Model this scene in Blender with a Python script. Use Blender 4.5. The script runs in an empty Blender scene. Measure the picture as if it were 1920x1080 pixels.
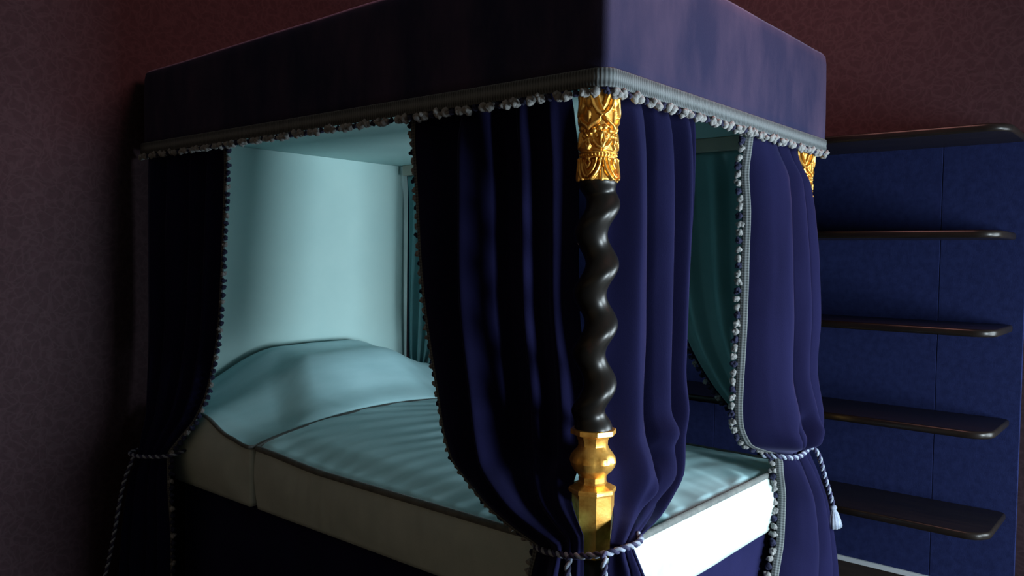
import bpy, bmesh, math, random
import numpy as np
from mathutils import Vector, Matrix, noise

random.seed(7)
SC = bpy.context.scene
COL = SC.collection
PI = math.pi

# ------------------------------------------------------------------ helpers
WLOC = {}


def wl(o):
    return WLOC.get(o.name, Vector((0, 0, 0)))


def link(o, parent=None, wloc=(0, 0, 0)):
    COL.objects.link(o)
    w = Vector(wloc)
    WLOC[o.name] = w
    if parent is not None:
        o.parent = parent
        o.location = w - wl(parent)
    else:
        o.location = w
    return o


def empty(name, label, cat, loc=(0, 0, 0), group=None):
    o = bpy.data.objects.new(name, None)
    o.empty_display_size = 0.1
    link(o, None, loc)
    return tag(o, label, cat, group)


def tag(o, label, cat, group=None):
    o['label'] = label
    o['category'] = cat
    if group:
        o['group'] = group
    return o


def make_mesh(name, verts, faces, mat, origin=(0, 0, 0), smooth=True, uvs=None, fmat=None):
    ox, oy, oz = origin
    me = bpy.data.meshes.new(name)
    me.from_pydata([(v[0] - ox, v[1] - oy, v[2] - oz) for v in verts], [], faces)
    mats = mat if isinstance(mat, (list, tuple)) else [mat]
    for m in mats:
        me.materials.append(m)
    if fmat is not None:
        me.polygons.foreach_set('material_index', fmat)
    if smooth:
        me.polygons.foreach_set('use_smooth', [True] * len(me.polygons))
    if uvs is not None:
        ul = me.uv_layers.new(name='UVMap')
        for lp in me.loops:
            ul.data[lp.index].uv = uvs[lp.vertex_index]
    me.update()
    return me


def mobj(name, verts, faces, mat, parent=None, origin=None, smooth=True, uvs=None, fmat=None, recalc=False):
    """one mesh object from world-space vertices; origin = world position of the object's own origin"""
    if origin is None:
        origin = tuple(wl(parent)) if parent is not None else (0, 0, 0)
    me = make_mesh(name, verts, faces, mat, origin, smooth, uvs, fmat)
    if recalc:
        bm = bmesh.new()
        bm.from_mesh(me)
        bmesh.ops.recalc_face_normals(bm, faces=bm.faces[:])
        bm.to_mesh(me)
        bm.free()
    o = bpy.data.objects.new(name, me)
    return link(o, parent, origin)


def box_vf(x0, x1, y0, y1, z0, z1):
    v = [(x0, y0, z0), (x1, y0, z0), (x1, y1, z0), (x0, y1, z0), (x0, y0, z1), (x1, y0, z1), (x1, y1, z1), (x0, y1, z1)]
    f = [(0, 3, 2, 1), (4, 5, 6, 7), (0, 1, 5, 4), (1, 2, 6, 5), (2, 3, 7, 6), (3, 0, 4, 7)]
    return v, f


def box(name, x0, x1, y0, y1, z0, z1, mat, parent=None, bevel=0.0):
    v, f = box_vf(x0, x1, y0, y1, z0, z1)
    o = mobj(name, v, f, mat, parent, smooth=False)
    if bevel > 0:
        m = o.modifiers.new('bevel', 'BEVEL')
        m.width = bevel
        m.segments = 3
    return o


def grid_faces(nr, nc, closed=False, base=0):
    f = []
    for i in range(nr - 1):
        for j in range(nc if closed else nc - 1):
            a = base + i * nc + j
            b = base + i * nc + (j + 1) % nc
            f.append((a, b, b + nc, a + nc))
    return f


def pchip(xs, ys, x):
    """monotone cubic interpolation"""
    xs = np.asarray(xs, float)
    ys = np.asarray(ys, float)
    h = np.diff(xs)
    d = np.diff(ys) / h
    m = np.zeros(len(xs))
    for i in range(1, len(xs) - 1):
        if d[i - 1] * d[i] > 0:
            w1 = 2 * h[i] + h[i - 1]
            w2 = h[i] + 2 * h[i - 1]
            m[i] = (w1 + w2) / (w1 / d[i - 1] + w2 / d[i])
    m[0], m[-1] = d[0], d[-1]
    x = np.clip(np.asarray(x, float), xs[0], xs[-1])
    k = np.clip(np.searchsorted(xs, x, side='right') - 1, 0, len(h) - 1)
    t = (x - xs[k]) / h[k]
    return ((2 * t ** 3 - 3 * t ** 2 + 1) * ys[k] + (t ** 3 - 2 * t ** 2 + t) * h[k] * m[k]
            + (-2 * t ** 3 + 3 * t ** 2) * ys[k + 1] + (t ** 3 - t ** 2) * h[k] * m[k + 1])


def sstep(a, b, x):
    t = min(1.0, max(0.0, (x - a) / (b - a)))
    return t * t * (3 - 2 * t)


def tube(path, radius, n=8, taper=None):
    """vertices and faces of a tube along a list of points"""
    P = [Vector(p) for p in path]
    vs, fs = [], []
    up = Vector((0.13, 0.27, 0.95)).normalized()
    T0 = None
    N = None
    for i, p in enumerate(P):
        t = (P[min(i + 1, len(P) - 1)] - P[max(i - 1, 0)]).normalized()
        if N is None:
            N = t.cross(up)
            if N.length < 1e-3:
                N = t.cross(Vector((1, 0, 0)))
            N.normalize()
        else:
            q = T0.rotation_difference(t)
            N = (q @ N)
            N = (N - t * N.dot(t)).normalized()
        T0 = t
        B = t.cross(N)
        r = radius if taper is None else radius * taper[i]
        for k in range(n):
            a = 2 * PI * k / n
            vs.append(tuple(p + N * math.cos(a) * r + B * math.sin(a) * r))
    fs = grid_faces(len(P), n, True)
    fs.append(tuple(range(n - 1, -1, -1)))
    b = (len(P) - 1) * n
    fs.append(tuple(range(b, b + n)))
    return vs, fs


def smooth_path(pts, m=12):
    """Catmull-Rom through points"""
    P = [Vector(p) for p in pts]
    out = []
    for i in range(len(P) - 1):
        p0 = P[max(i - 1, 0)]
        p1, p2 = P[i], P[i + 1]
        p3 = P[min(i + 2, len(P) - 1)]
        for k in range(m):
            t = k / m
            out.append(0.5 * ((2 * p1) + (p2 - p0) * t + (2 * p0 - 5 * p1 + 4 * p2 - p3) * t * t
                              + (3 * p1 - p0 - 3 * p2 + p3) * t ** 3))
    out.append(P[-1])
    return out


def resample(path, step):
    P = [Vector(p) for p in path]
    out = [P[0].copy()]
    acc = 0.0
    for a, b in zip(P[:-1], P[1:]):
        L = (b - a).length
        if L < 1e-9:
            continue
        d = step - acc
        while d <= L:
            out.append(a.lerp(b, d / L))
            d += step
        acc = L - (d - step)
    return out


# ------------------------------------------------------------------ materials
def new_mat(name):
    m = bpy.data.materials.new(name)
    m.use_nodes = True
    nt = m.node_tree
    b = nt.nodes['Principled BSDF']
    return m, nt, b


def N(nt, typ, **kw):
    n = nt.nodes.new(typ)
    for k, v in kw.items():
        if k in n.inputs:
            n.inputs[k].default_value = v
        else:
            setattr(n, k, v)
    return n


def ramp(nt, fac, stops):
    r = nt.nodes.new('ShaderNodeValToRGB')
    el = r.color_ramp.elements
    while len(el) < len(stops):
        el.new(0.5)
    for e, (p, c) in zip(el, stops):
        e.position = p
        e.color = (*c, 1) if len(c) == 3 else c
    nt.links.new(fac, r.inputs['Fac'])
    return r.outputs['Color']


def objco(nt, scale=(1, 1, 1), uv=False):
    tc = nt.nodes.new('ShaderNodeTexCoord')
    mp = nt.nodes.new('ShaderNodeMapping')
    mp.inputs['Scale'].default_value = scale
    nt.links.new(tc.outputs['UV' if uv else 'Object'], mp.inputs['Vector'])
    return mp.outputs['Vector']


def noise_tex(nt, vec, scale, detail=4, rough=0.55, dist=0.0):
    n = nt.nodes.new('ShaderNodeTexNoise')
    n.inputs['Scale'].default_value = scale
    n.inputs['Detail'].default_value = detail
    n.inputs['Roughness'].default_value = rough
    n.inputs['Distortion'].default_value = dist
    nt.links.new(vec, n.inputs['Vector'])
    return n.outputs['Fac']


def bump(nt, b, height, strength=0.3, dist=0.01):
    bp = nt.nodes.new('ShaderNodeBump')
    bp.inputs['Strength'].default_value = strength
    bp.inputs['Distance'].default_value = dist
    nt.links.new(height, bp.inputs['Height'])
    nt.links.new(bp.outputs['Normal'], b.inputs['Normal'])


def cloth_mat(name, c1, c2, rough=0.9, sheen=0.0, tint=(1, 1, 1), nscale=6, spec=0.2, weave=400, wstr=0.15, vec_scale=(1, 1, 1), sheen_rough=0.4):
    m, nt, b = new_mat(name)
    v = objco(nt, vec_scale)
    f = noise_tex(nt, v, nscale, 5, 0.6)
    c = ramp(nt, f, [(0.35, c1), (0.65, c2)])
    nt.links.new(c, b.inputs['Base Color'])
    b.inputs['Roughness'].default_value = rough
    b.inputs['Specular IOR Level'].default_value = spec
    b.inputs['Sheen Weight'].default_value = sheen
    b.inputs['Sheen Roughness'].default_value = sheen_rough
    b.inputs['Sheen Tint'].default_value = (*tint, 1)
    w = noise_tex(nt, objco(nt), weave, 2, 0.6)
    bump(nt, b, w, wstr, 0.002)
    return m


M = {}
M['velvet'] = cloth_mat('indigo_velvet', (0.0048, 0.0048, 0.0225), (0.0072, 0.0072, 0.032), 0.95, 0.20, (0.34, 0.36, 0.70), 5, 0.05, 300, 0.2, (1, 1, 0.35), 0.35)
M['valence'] = cloth_mat('worn_lamp_tinted_velvet', (0.015, 0.016, 0.041), (0.041, 0.031, 0.060), 0.95, 0.14, (0.45, 0.45, 0.65), 5.0, 0.05, 300, 0.2, (1, 1, 0.4), 0.35)  # worn blotches; the warm light's purple tint is put into the colour too
M['base_velvet'] = cloth_mat('base_velvet', (0.006, 0.0065, 0.03), (0.009, 0.009, 0.04), 0.95, 0.15, (0.3, 0.3, 0.6), 5, 0.05, 300, 0.2)
M['lining'] = cloth_mat('teal_lining', (0.11, 0.25, 0.27), (0.14, 0.30, 0.32), 0.8, 0.1, (0.5, 0.8, 0.8), 3, 0.2, 500, 0.1)
M['teal_panel'] = cloth_mat('pale_teal_cloth', (0.365, 0.55, 0.55), (0.41, 0.595, 0.585), 0.85, 0.0, (1, 1, 1), 2, 0.2, 500, 0.12)
M['mat_top'] = cloth_mat('teal_satin', (0.35, 0.59, 0.64), (0.42, 0.67, 0.72), 0.5, 0.1, (0.7, 0.9, 0.9), 4, 0.4, 350, 0.12, (0.6, 3, 1))
M['mat_side'] = cloth_mat('ivory_ticking', (0.34, 0.42, 0.41), (0.395, 0.475, 0.46), 0.75, 0.0, (1, 1, 1), 9, 0.3, 350, 0.12)
M['piping'] = cloth_mat('grey_piping_cord', (0.075, 0.085, 0.085), (0.12, 0.13, 0.125), 0.8, 0.1, (1, 1, 1), 30, 0.2, 250, 0.5)
M['braid_plain'] = cloth_mat('braid_dark', (0.10, 0.12, 0.13), (0.16, 0.18, 0.19), 0.85, 0.1, (1, 1, 1), 60, 0.2, 300, 0.5)
M['tuft_white'] = cloth_mat('tuft_white', (0.12, 0.125, 0.13), (0.22, 0.225, 0.225), 0.8, 0.2, (1, 1, 1), 80, 0.3, 500, 0.6)
M['tuft_dark'] = cloth_mat('tuft_dark', (0.008, 0.010, 0.028), (0.02, 0.022, 0.05), 0.9, 0.1, (0.3, 0.3, 0.6), 80, 0.2, 500, 0.6)
M['rope_white'] = cloth_mat('rope_white', (0.17, 0.21, 0.29), (0.26, 0.30, 0.38), 0.7, 0.1, (1, 1, 1), 60, 0.3, 500, 0.6)
M['rope_dark'] = cloth_mat('rope_navy', (0.012, 0.014, 0.05), (0.03, 0.03, 0.08), 0.7, 0.1, (0.4, 0.4, 0.7), 60, 0.3, 500, 0.6)
M['rail'] = cloth_mat('painted_rail', (0.34, 0.33, 0.28), (0.40, 0.39, 0.33), 0.7, 0, (1, 1, 1), 8, 0.3, 60, 0.05)


def braid_mat():
    m, nt, b = new_mat('woven_braid')
    v = objco(nt, (1, 1, 1), True)
    # uv: u = metres along, v = 0..1 across
    sep = nt.nodes.new('ShaderNodeSeparateXYZ')
    nt.links.new(v, sep.inputs[0])
    w = N(nt, 'ShaderNodeMath', operation='MULTIPLY')
    nt.links.new(sep.outputs['X'], w.inputs[0])
    w.inputs[1].default_value = 2 * PI / 0.0085
    s = N(nt, 'ShaderNodeMath', operation='SINE')
    nt.links.new(w.outputs[0], s.inputs[0])
    q = N(nt, 'ShaderNodeMath', operation='MULTIPLY')
    nt.links.new(sep.outputs['Y'], q.inputs[0])
    q.inputs[1].default_value = 2 * PI * 2
    c = N(nt, 'ShaderNodeMath', operation='COSINE')
    nt.links.new(q.outputs[0], c.inputs[0])
    mul = N(nt, 'ShaderNodeMath', operation='MULTIPLY_ADD')
    nt.links.new(s.outputs[0], mul.inputs[0])
    mul.inputs[1].default_value = 0.75
    nt.links.new(c.outputs[0], mul.inputs[2])
    mr = N(nt, 'ShaderNodeMapRange')
    mr.inputs['From Min'].default_value = -1.75
    mr.inputs['From Max'].default_value = 1.75
    nt.links.new(mul.outputs[0], mr.inputs['Value'])
    col = ramp(nt, mr.outputs[0], [(0.0, (0.028, 0.032, 0.034)), (0.5, (0.085, 0.097, 0.103)), (1.0, (0.125, 0.14, 0.148))])
    nt.links.new(col, b.inputs['Base Color'])
    b.inputs['Roughness'].default_value = 0.85
    b.inputs['Specular IOR Level'].default_value = 0.2
    bump(nt, b, mr.outputs[0], 0.7, 0.004)
    return m


M['braid'] = braid_mat()


def gold_mat():
    m, nt, b = new_mat('gilded_wood')
    v = objco(nt)
    f = noise_tex(nt, v, 30, 5, 0.6)
    c = ramp(nt, f, [(0.3, (0.50, 0.20, 0.03)), (0.5, (0.80, 0.43, 0.09)), (0.75, (0.92, 0.56, 0.15))])
    nt.links.new(c, b.inputs['Base Color'])
    b.inputs['Metallic'].default_value = 0.8
    b.inputs['Roughness'].default_value = 0.34
    bump(nt, b, noise_tex(nt, v, 90, 3, 0.6), 0.15, 0.003)
    return m


M['gold'] = gold_mat()


def ebony_mat():
    m, nt, b = new_mat('ebonised_wood')
    v = objco(nt, (1, 1, 0.25))
    f = noise_tex(nt, v, 18, 5, 0.6, 0.5)
    c = ramp(nt, f, [(0.35, (0.003, 0.003, 0.003)), (0.6, (0.005, 0.004, 0.003)), (0.8, (0.020, 0.007, 0.004))])
    # small pale chips in the black lacquer
    vo = nt.nodes.new('ShaderNodeTexVoronoi')
    vo.inputs['Scale'].default_value = 38
    nt.links.new(objco(nt, (1, 1, 0.7)), vo.inputs['Vector'])
    lt = N(nt, 'ShaderNodeMath', operation='LESS_THAN')
    nt.links.new(vo.outputs['Distance'], lt.inputs[0])
    lt.inputs[1].default_value = 0.13
    wn = N(nt, 'ShaderNodeSeparateColor')
    nt.links.new(vo.outputs['Color'], wn.inputs[0])
    gt = N(nt, 'ShaderNodeMath', operation='GREATER_THAN')
    nt.links.new(wn.outputs[0], gt.inputs[0])
    gt.inputs[1].default_value = 0.93
    an = N(nt, 'ShaderNodeMath', operation='MULTIPLY')
    nt.links.new(lt.outputs[0], an.inputs[0])
    nt.links.new(gt.outputs[0], an.inputs[1])
    mx = N(nt, 'ShaderNodeMix', data_type='RGBA')
    nt.links.new(an.outputs[0], mx.inputs['Factor'])
    nt.links.new(c, mx.inputs[6])
    mx.inputs[7].default_value = (0.55, 0.52, 0.47, 1)
    nt.links.new(mx.outputs[2], b.inputs['Base Color'])
    b.inputs['Roughness'].default_value = 0.36
    b.inputs['Specular IOR Level'].default_value = 0.32
    return m


M['ebony'] = ebony_mat()


def wood_mat(name, c1, c2, rough=0.35, spec=0.4):
    m, nt, b = new_mat(name)
    f = noise_tex(nt, objco(nt, (9, 0.8, 9)), 6, 6, 0.6, 0.6)
    nt.links.new(ramp(nt, f, [(0.3, c1), (0.7, c2)]), b.inputs['Base Color'])
    b.inputs['Roughness'].default_value = rough
    b.inputs['Specular IOR Level'].default_value = spec
    bump(nt, b, f, 0.08, 0.002)
    return m


M['shelf'] = wood_mat('dark_walnut', (0.005, 0.0042, 0.004), (0.010, 0.0075, 0.0065), 0.30, 0.16)
M['skirting'] = wood_mat('black_skirting', (0.012, 0.009, 0.009), (0.02, 0.014, 0.012), 0.6, 0.2)
M['ledge'] = wood_mat('pale_ledge', (0.30, 0.33, 0.36), (0.36, 0.38, 0.40), 0.5, 0.4)
M['floor'] = wood_mat('floor_boards', (0.022, 0.014, 0.011), (0.035, 0.022, 0.016), 0.4, 0.4)
M['ceiling'] = cloth_mat('ceiling_plaster', (0.30, 0.25, 0.22), (0.34, 0.29, 0.26), 0.9)
M['window_paint'] = cloth_mat('window_paint', (0.5, 0.48, 0.44), (0.55, 0.53, 0.49), 0.6)
M['blue_board'] = cloth_mat('blue_covering', (0.0056, 0.0088, 0.041), (0.0088, 0.0135, 0.057), 0.9, 0.02, (0.4, 0.5, 0.9), 40, 0.1, 220, 0.3)


def wallpaper_mat():
    m, nt, b = new_mat('damask_wallpaper')
    v = objco(nt)
    # distortion of the coordinates
    nz = nt.nodes.new('ShaderNodeTexNoise')
    nz.inputs['Scale'].default_value = 9
    nz.inputs['Detail'].default_value = 3
    nt.links.new(v, nz.inputs['Vector'])
    ad = N(nt, 'ShaderNodeMix', data_type='RGBA', blend_type='LINEAR_LIGHT')
    ad.inputs['Factor'].default_value = 0.06
    nt.links.new(v, ad.inputs[6])
    nt.links.new(nz.outputs['Color'], ad.inputs[7])
    vo = nt.nodes.new('ShaderNodeTexVoronoi')
    vo.feature = 'DISTANCE_TO_EDGE'
    vo.inputs['Scale'].default_value = 22
    nt.links.new(ad.outputs[2], vo.inputs['Vector'])
    vein = ramp(nt, vo.outputs['Distance'], [(0.0, (1, 1, 1)), (0.06, (0.25, 0.25, 0.25)), (0.14, (0, 0, 0))])
    vo2 = nt.nodes.new('ShaderNodeTexVoronoi')
    vo2.inputs['Scale'].default_value = 7
    vo2.inputs['Randomness'].default_value = 0.35
    nt.links.new(ad.outputs[2], vo2.inputs['Vector'])
    ringv = N(nt, 'ShaderNodeMath', operation='MULTIPLY')
    nt.links.new(vo2.outputs['Distance'], ringv.inputs[0])
    ringv.inputs[1].default_value = 30
    sn = N(nt, 'ShaderNodeMath', operation='SINE')
    nt.links.new(ringv.outputs[0], sn.inputs[0])
    rg = ramp(nt, sn.outputs[0], [(0.55, (0, 0, 0)), (0.95, (0.6, 0.6, 0.6))])
    mx = N(nt, 'ShaderNodeMix', data_type='RGBA', blend_type='LIGHTEN')
    mx.inputs['Factor'].default_value = 1
    nt.links.new(vein, mx.inputs[6])
    nt.links.new(rg, mx.inputs[7])
    fine = noise_tex(nt, v, 60, 4, 0.7)
    base = ramp(nt, fine, [(0.3, (0.0125, 0.0050, 0.0078)), (0.7, (0.020, 0.0080, 0.0120))])
    fin = N(nt, 'ShaderNodeMix', data_type='RGBA')
    sc = N(nt, 'ShaderNodeMath', operation='MULTIPLY')
    nt.links.new(mx.outputs[2], sc.inputs[0])
    sc.inputs[1].default_value = 0.42
    nt.links.new(sc.outputs[0], fin.inputs['Factor'])
    nt.links.new(base, fin.inputs[6])
    fin.inputs[7].default_value = (0.036, 0.020, 0.025, 1)
    nt.links.new(fin.outputs[2], b.inputs['Base Color'])
    b.inputs['Roughness'].default_value = 0.8
    b.inputs['Specular IOR Level'].default_value = 0.2
    bump(nt, b, fine, 0.1, 0.002)
    return m


M['wallpaper'] = wallpaper_mat()

# ------------------------------------------------------------------ setting
XW, YW, ZC = 1.87, 2.245, 3.5      # right wall, back wall, ceiling
XL, YF = -3.4, -3.4


def struct(o):
    o['kind'] = 'structure'
    return o


struct(box('floor', XL, XW + 0.1, YF, YW + 0.1, -0.1, 0.0, M['floor']))
struct(box('ceiling', XL, XW + 0.1, YF, YW + 0.1, ZC, ZC + 0.1, M['ceiling']))
struct(box('wall_back', XL, XW + 0.1, YW, YW + 0.1, 0.0, ZC, M['wallpaper']))
RY0, RY1, RZ0, RZ1 = -2.70, -1.10, 0.45, 1.75      # window opening in the right wall
vv, ff = [], []
for (y0, y1, z0, z1) in ((YF, RY0, 0, ZC), (RY1, YW, 0, ZC), (RY0, RY1, 0, RZ0), (RY0, RY1, RZ1, ZC)):
    v, f = box_vf(XW, XW + 0.1, y0, y1, z0, z1)
    ff += [tuple(i + len(vv) for i in q) for q in f]
    vv += v
struct(mobj('wall_right', vv, ff, M['wallpaper'], smooth=False))
wr = struct(box('window_2', XW + 0.02, XW + 0.08, RY0, RY0 + 0.04, RZ0, RZ1, M['window_paint']))
box('window_frame', XW + 0.02, XW + 0.08, RY1 - 0.04, RY1, RZ0, RZ1, M['window_paint'], wr)
box('window_frame', XW + 0.02, XW + 0.08, RY0 + 0.04, RY1 - 0.04, RZ0, RZ0 + 0.04, M['window_paint'], wr)
box('window_frame', XW + 0.02, XW + 0.08, RY0 + 0.04, RY1 - 0.04, RZ1 - 0.04, RZ1, M['window_paint'], wr)
# front wall (behind the photographer) with two window openings
WINS = [(0.03, 0.73)]
WZ0, WZ1 = 0.30, 1.55
vv, ff = [], []
cols = [XL] + [q for w_ in WINS for q in w_] + [XW]
parts = [(cols[i], cols[i + 1], 0, ZC) for i in range(0, len(cols), 2)] + [(w_[0], w_[1], 0, WZ0) for w_ in WINS] + [(w_[0], w_[1], WZ1, ZC) for w_ in WINS]
for bx in parts:
    v, f = box_vf(bx[0], bx[1], YF - 0.1, YF, bx[2], bx[3])
    ff += [tuple(i + len(vv) for i in q) for q in f]
    vv += v
struct(mobj('wall_front', vv, ff, M['wallpaper'], smooth=False))
for k_, (WX0, WX1) in enumerate(WINS):
    wf = struct(box('window_%d' % (k_ + 1), WX0, WX0 + 0.04, YF - 0.09, YF - 0.02, WZ0, WZ1, M['window_paint']))
    box('window_frame', WX1 - 0.04, WX1, YF - 0.09, YF - 0.02, WZ0, WZ1, M['window_paint'], wf)
    box('window_frame', WX0 + 0.04, WX1 - 0.04, YF - 0.09, YF - 0.02, WZ1 - 0.04, WZ1, M['window_paint'], wf)
    box('window_frame', WX0 + 0.04, WX1 - 0.04, YF - 0.09, YF - 0.02, WZ0, WZ0 + 0.04, M['window_paint'], wf)
# skirting below the blue boarding
struct(box('baseboard_right', 1.852, XW, -0.56, 2.2, 0.0, 0.285, M['skirting']))
struct(box('trim_1', 1.842, XW, -0.56, 2.2, 0.285, 0.303, M['ledge']))

# ------------------------------------------------------------------ wall shelves
SX0, SX1, SY0 = 1.507, 1.852, -0.53
sh = empty('wall_shelf_unit', 'blue backed wall unit with five dark wooden shelves beside the bed', 'shelving', (1.68, 0.3, 0.303))
for (y0, y1) in ((-0.56, -0.283), (-0.281, 0.62), (0.622, 1.5), (1.502, 2.2)):
    box('back_panel', SX1, XW, y0, y1, 0.303, 1.965, M['blue_board'], sh, 0.0015)
SHELF_Z = [1.937, 1.589, 1.259, 0.918, 0.577]
TH = 0.026


def shelf_mesh(z, y0):
    """long board with rounded free corner and softened front edge"""
    r = 0.075
    out = [(SX1, 2.15), (SX0, 2.15)]
    n = 14
    for k in range(n + 1):
        a = PI + (PI / 2) * k / n
        out.append((SX0 + r + r * math.cos(a), y0 + r + r * math.sin(a)))
    for k in range(7):
        a = 1.5 * PI + (PI / 2) * k / 6
        out.append((SX1 - 0.02 + 0.02 * math.cos(a), y0 + 0.02 + 0.02 * math.sin(a)))
    cx, cy = (SX0 + SX1) / 2, (y0 + 2.15) / 2
    rows = [(0.006, z), (0.0015, z + 0.003), (0, z + 0.008), (0, z + TH - 0.008), (0.0015, z + TH - 0.003), (0.006, z + TH)]
    vs = []
    for ins, zz in rows:
        for (x, y) in out:
            dx = 1 if x < cx - 0.1 else (-1 if x > cx + 0.1 else 0)
            dy = 1 if y < y0 + 0.08 else (-1 if y > 2.1 else 0)
            vs.append((x + dx * ins, y + dy * ins, zz))
    no = len(out)
    fs = grid_faces(len(rows), no, True)
    fs.append(tuple(range(no - 1, -1, -1)))
    fs.append(tuple(range((len(rows) - 1) * no, len(rows) * no)))
    return vs, fs


for k, z in enumerate(SHELF_Z):
    v, f = shelf_mesh(z, SY0 - (0.02 if k == 0 else 0.0))
    o = mobj('shelf', v, f, M['shelf'], sh, recalc=True)
    o.data.polygons.foreach_set('use_smooth', [len(p.vertices) == 4 for p in o.data.polygons])

# ------------------------------------------------------------------ the bed
BW, BL = 1.407, 2.2
bed = empty('four_poster_bed', 'large canopied four-poster bed of indigo velvet with gilded twisted posts', 'bed', (0.7, 1.1, 0.0))


def rounded_outline(x0, x1, y0, y1, r, n=10, per=40):
    """dense closed outline, counter-clockwise from the (x0,y0) corner"""
    cs = [(x1 - r, y0 + r, 1.5 * PI), (x1 - r, y1 - r, 0), (x0 + r, y1 - r, 0.5 * PI), (x0 + r, y0 + r, PI)]
    out = []
    for i, (cx, cy, a0) in enumerate(cs):
        for k in range(n + 1):
            a = a0 + 0.5 * PI * k / n
            out.append((cx + r * math.cos(a), cy + r * math.sin(a)))
        nx, ny, na = cs[(i + 1) % 4]
        ex, ey = out[-1]
        sx, sy = nx + r * math.cos(na), ny + r * math.sin(na)
        for k in range(1, per):
            t = k / per
            out.append((ex + (sx - ex) * t, ey + (sy - ey) * t))
    return out


# valence: outer velvet box, closed, open underneath
ol = rounded_outline(0, BW, 0, BL, 0.018, 5, 50)
rows = [1.905, 1.96, 2.02, 2.08, 2.14, 2.19, 2.215, 2.226, 2.228]
ins = [0, 0, 0, 0, 0, 0.001, 0.004, 0.012, 0.03]
vs = []
for zz, i_ in zip(rows, ins):
    for (x, y) in ol:
        k = (zz - 1.905) / 0.32
        top = 0.010 * (1 - y / BL) - 0.022 * max(0, y / BL - 0.5) + 0.004 * noise.noise(Vector((x * 3, y * 3, 1)))
        wob = 0.0025 * noise.noise(Vector((x * 7, y * 7, zz * 3))) * math.sin(PI * k)
        dx = 1 if x < 0.02 else (-1 if x > BW - 0.02 else 0)
        dy = 1 if y < 0.02 else (-1 if y > BL - 0.02 else 0)
        vs.append((x + dx * (i_ + wob), y + dy * (i_ + wob), zz + k * top))
no = len(ol)
fs = grid_faces(len(rows), no, True)
ctr = len(vs)
vs.append((BW / 2, BL / 2, 2.235))
b0 = (len(rows) - 1) * no
for j in range(no):
    fs.append((b0 + j, b0 + (j + 1) % no, ctr))
val = mobj('canopy_valence', vs, fs, M['valence'], bed)
sd = val.modifiers.new('thick', 'SOLIDIFY')
sd.thickness = 0.016
sd.offset = -1

box('canopy_ceiling', 0.018, BW - 0.018, 0.018, 2.18, 1.967, 1.980, M['teal_panel'], bed)
box('headboard_panel', 0.075, BW - 0.012, 2.170, 2.200, 0.60, 1.966, M['teal_panel'], bed)
for (x0, x1) in ((0.03, 0.055), (1.318, 1.345)):
    box('curtain_rail', x0, x1, 0.10, 2.13, 1.915, 1.966, M['rail'], bed, 0.003)
box('curtain_rail', 0.12, 1.28, 0.05, 0.075, 1.925, 1.966, M['rail'], bed, 0.003)

# braid round the foot of the valence
def outline_path(off):
    o = []
    r = 0.03 + off
    pts = [(0 - off, BL)]
    n = 40
    for k in range(1, n):
        pts.append((0 - off, BL + (0.03 - BL) * k / n))
    for k in range(9):
        a = PI + 0.5 * PI * k / 8
        pts.append((0.03 + r * math.cos(a), 0.03 + r * math.sin(a)))
    for k in range(1, 30):
        pts.append((0.03 + (BW - 0.06) * k / 30, -off))
    for k in range(9):
        a = 1.5 * PI + 0.5 * PI * k / 8
        pts.append((BW - 0.03 + r * math.cos(a), 0.03 + r * math.sin(a)))
    for k in range(1, n + 1):
        pts.append((BW + off, 0.03 + (BL - 0.03) * k / n))
    return pts


def ribbon(pts, widths):
    """pts: list of (inner list) cross-sections of points -> verts, faces, uv"""
    nr, nc = len(pts), len(pts[0])
    L = [0.0]
    for i in range(1, nr):
        L.append(L[-1] + (Vector(pts[i][0]) - Vector(pts[i - 1][0])).length)
    vs = [tuple(p) for row in pts for p in row]
    uv = [(L[i], j / (nc - 1)) for i in range(nr) for j in range(nc)]
    return vs, grid_faces(nr, nc), uv


pa = [outline_path(o) for o in (0.003, 0.0065, 0.0075, 0.006, 0.0075, 0.0065, 0.003)]
zb = [1.932, 1.930, 1.922, 1.912, 1.903, 1.895, 1.893]
pts = [[(pa[j][i][0], pa[j][i][1], zb[j]) for j in range(7)] for i in range(len(pa[0]))]
v, f, uv = ribbon(pts, None)
braid = mobj('valence_braid', v, f, M['braid'], bed, uvs=uv, recalc=False)
sd = braid.modifiers.new('thick', 'SOLIDIFY')
sd.thickness = 0.003
sd.offset = -1 if False else 1


# tufted pompoms: a knot of small loops
def pompom_mesh(name, seed, mat, R=0.0135, stalk=True):
    rnd = random.Random(seed)
    bm = bmesh.new()
    for k in range(7):
        th = rnd.uniform(0, 2 * PI)
        el = rnd.uniform(-0.9, 0.9)
        d = Vector((math.cos(th) * math.cos(el), math.sin(th) * math.cos(el), math.sin(el))) * R * rnd.uniform(0.35, 0.6)
        if k == 0:
            d = Vector((0, 0, 0))
        r = R * (0.66 if k == 0 else rnd.uniform(0.36, 0.52))
        bmesh.ops.create_icosphere(bm, subdivisions=2, radius=r, matrix=Matrix.Translation(d))
    # short stalk up to the braid
    if stalk:
        bmesh.ops.create_cone(bm, cap_ends=True, segments=6, radius1=R * 0.3, radius2=R * 0.22, depth=R * 1.1,
                              matrix=Matrix.Translation((0, 0, R * 0.95)))
    for vtx in bm.verts:
        n = noise.noise(vtx.co * 160 + Vector((seed * 7.1, 0, 0)))
        vtx.co *= 1 + 0.28 * n
    me = bpy.data.meshes.new(name)
    bm.to_mesh(me)
    bm.free()
    me.materials.append(mat)
    me.polygons.foreach_set('use_smooth', [True] * len(me.polygons))
    return me


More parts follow.
